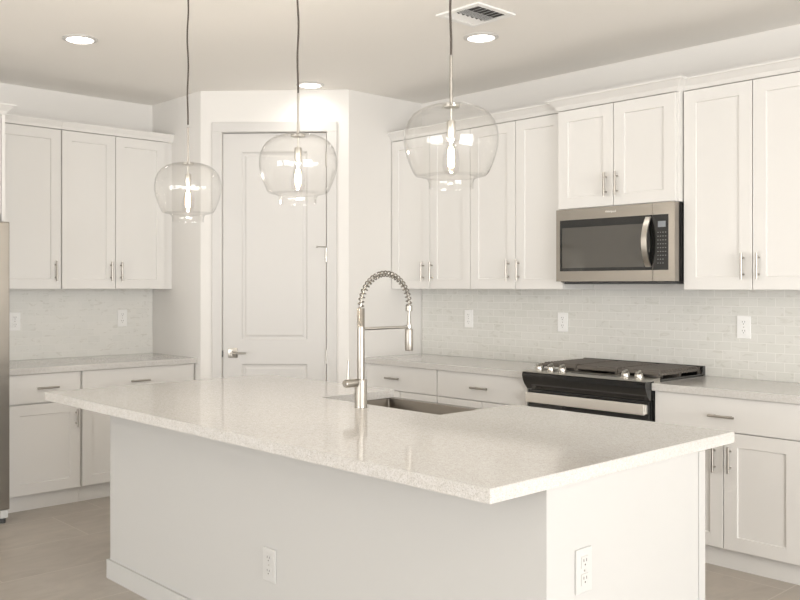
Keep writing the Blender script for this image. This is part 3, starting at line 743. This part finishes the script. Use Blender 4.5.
def louver(bm, p0, p1, tilt_dir, w_=.014):
    w_ = w_; a = Vector(p0); b = Vector(p1); t = Vector(tilt_dir) * w_
    q = [a, b, b + t + Vector((0, 0, -.008)), a + t + Vector((0, 0, -.008))]
    top = [bm.verts.new(x) for x in q]; bot = [bm.verts.new(x + Vector((0, 0, -.0012))) for x in q]
    bm.faces.new(top); bm.faces.new(bot[::-1])
    for k in range(4): bm.faces.new((top[k], top[(k + 1) % 4], bot[(k + 1) % 4], bot[k]))
for i in range(7):
    y_ = iy0 + .006 + (iy1 - iy0 - .02) * i / 6
    bm = NB(); louver(bm, (ix0, y_, H - .003), (mid1 - .002, y_, H - .003), (0, 1, 0)); obj('louver', bm, 'plastic', v)
for i in range(6):
    x_ = mid1 + .004 + (mid2 - mid1 - .014) * i / 5
    bm = NB(); louver(bm, (x_, iy0, H - .003), (x_, iy1, H - .003), (1, 0, 0)); obj('louver', bm, 'plastic', v)
for i in range(7):
    y_ = iy0 + .018 + (iy1 - iy0 - .02) * i / 6
    bm = NB(); louver(bm, (mid2 + .002, y_, H - .003), (ix1, y_, H - .003), (0, -1, 0), .019); obj('louver', bm, 'plastic', v)

# ------------------------------------------------------------------ pendants
GT = 1.943; PK = .908
def make_pendant():
    r = bpy.data.objects.new('pendant_light', None); C.objects.link(r); r.empty_display_size = .1
    # local z=0 is the top of the glass
    bm = NB(); hc = (H - GT) / PK
    lathe(bm, [(.062, hc - .0005), (.062, hc - .022), (.055, hc - .026), (.006, hc - .028)], n=36); obj('canopy', bm, 'nickel', r, smooth=True, local=True)
    bm = NB(); pts = []
    for i in range(24):
        t = i / 23; z_ = .175 + (hc - .028 - .175) * t
        pts.append((.0022 * math.sin(t * 17), .0022 * math.cos(t * 13 + 1) - .001, z_))
    pts[0] = (0, 0, .170); pts[-1] = (0, 0, hc - .027)
    tube(bm, pts, .0042, 8); obj('cord', bm, 'cord', r, smooth=True, local=True)
    bm = NB(); lathe(bm, [(.0055, .008), (.0052, .176), (.003, .178)], n=14); obj('stem', bm, 'nickel', r, smooth=True, local=True)
    bm = NB(); lathe(bm, [(.008, .0085), (.024, .006), (.030, .002), (.030, -.006), (.010, -.008), (.004, -.009)], n=36); obj('cap', bm, 'bright', r, smooth=True, local=True)
    bm = NB(); lathe(bm, [(.004, -.0092), (.004, -.050), (.014, -.052), (.0155, -.058), (.0155, -.112), (.0135, -.116)], n=28); sk = obj('socket', bm, 'bright', r, smooth=True, local=True)
    # glass: wide shoulder, taper, then a short flared neck
    outer = [(.0305, -.0005), (.052, .0005), (.080, -.003), (.108, -.013), (.132, -.030), (.150, -.053), (.1605, -.080), (.1645, -.107), (.1640, -.132), (.159, -.160), (.1505, -.188), (.140, -.214), (.131, -.233), (.124, -.241), (.112, -.244),
             (.097, -.246), (.087, -.250), (.081, -.257), (.078, -.266), (.077, -.277), (.0775, -.287)]
    th = .0022
    inner = [(max(a - th, .0305) if i else .0305, b - (th if i < 4 or 12 < i < 16 else 0)) for i, (a, b) in enumerate(outer)]
    bm = NB(); prof = []
    ring = outer + inner[::-1] + [outer[0]]
    lathe(bm, ring, n=72, cap=False); bmesh.ops.remove_doubles(bm, verts=bm.verts[:], dist=1e-6)
    obj('glass_shade', bm, 'glass', r, smooth=True, local=True)
    bm = NB(); lathe(bm, [(.0132, -.1165), (.0150, -.128), (.0205, -.148), (.0270, -.172), (.0295, -.192), (.0285, -.212), (.0225, -.230), (.011, -.241), (.002, -.244)], n=36)
    bulb = obj('bulb', bm, 'glass', r, smooth=True, local=True)
    bm = NB()
    for k in range(4):
        a = math.pi / 4 + k * math.pi / 2; c_, s_ = math.cos(a), math.sin(a)
        tube(bm, [(.0035 * c_, .0035 * s_, -.142), (.0085 * c_, .0085 * s_, -.152), (.0100 * c_, .0100 * s_, -.205), (.005 * c_, .005 * s_, -.214)], .0022, 6)
    obj('filament', bm, 'filament', bulb, smooth=True, local=True)
    bm = NB(); lathe(bm, [(.0125, -.1168), (.005, -.128), (.003, -.145), (.002, -.212)], n=12); obj('filament_stem', bm, 'mark', bulb, smooth=True, local=True)
    for o_ in list(r.children) + list(bulb.children): o_.data.transform(Matrix.Scale(PK, 4))
    return r
pend = [((2.680, -2.68), 0, 'clear glass bowl pendant light hanging nearest the camera, largest of the three'),
        ((1.904, -2.68), .006, 'clear glass bowl pendant light hanging in front of the pantry door, middle of the three'),
        ((1.111, -2.68), -.020, 'clear glass bowl pendant light hanging nearest the left cabinets, smallest of the three')]
p0_ = make_pendant()
for i, ((x_, y_), dz, lab) in enumerate(pend):
    o = p0_ if i == 0 else copy_tree(p0_)
    o.location = (x_, y_, GT); tagp(o, lab, 'pendant light', 'pendant lights over the island')
    if dz:
        for ch in o.children:
            if ch.name.startswith(('stem', 'cap', 'socket', 'glass_shade', 'bulb')): ch.location = (0, 0, dz)
    l = bpy.data.lights.new('pendant_glow', 'POINT'); l.energy = 6.0; l.color = (1, .9, .77); l.shadow_soft_size = .012
    lo = bpy.data.objects.new('pendant_glow', l); C.objects.link(lo); lo.location = (0, 0, -.16 + dz); lo.parent = o
# baseboards of the rest of the room
for nm, q in (('baseboard_back', (3.67, XR - .02, -.014, -.0008)), ('baseboard_front', (XL + .02, XR - .02, YF + .0008, YF + .014))):
    struct(nm, boxm(*q, 0, .09, bev=.002), 'trim')
for nm, q in (('baseboard_left', (XL + .0008, XL + .014, YF + .02, -3.81)), ('baseboard_right', (XR - .014, XR - .0008, YF + .02, -.02))):
    struct(nm, boxm(*q, 0, .09, bev=.002), 'trim')
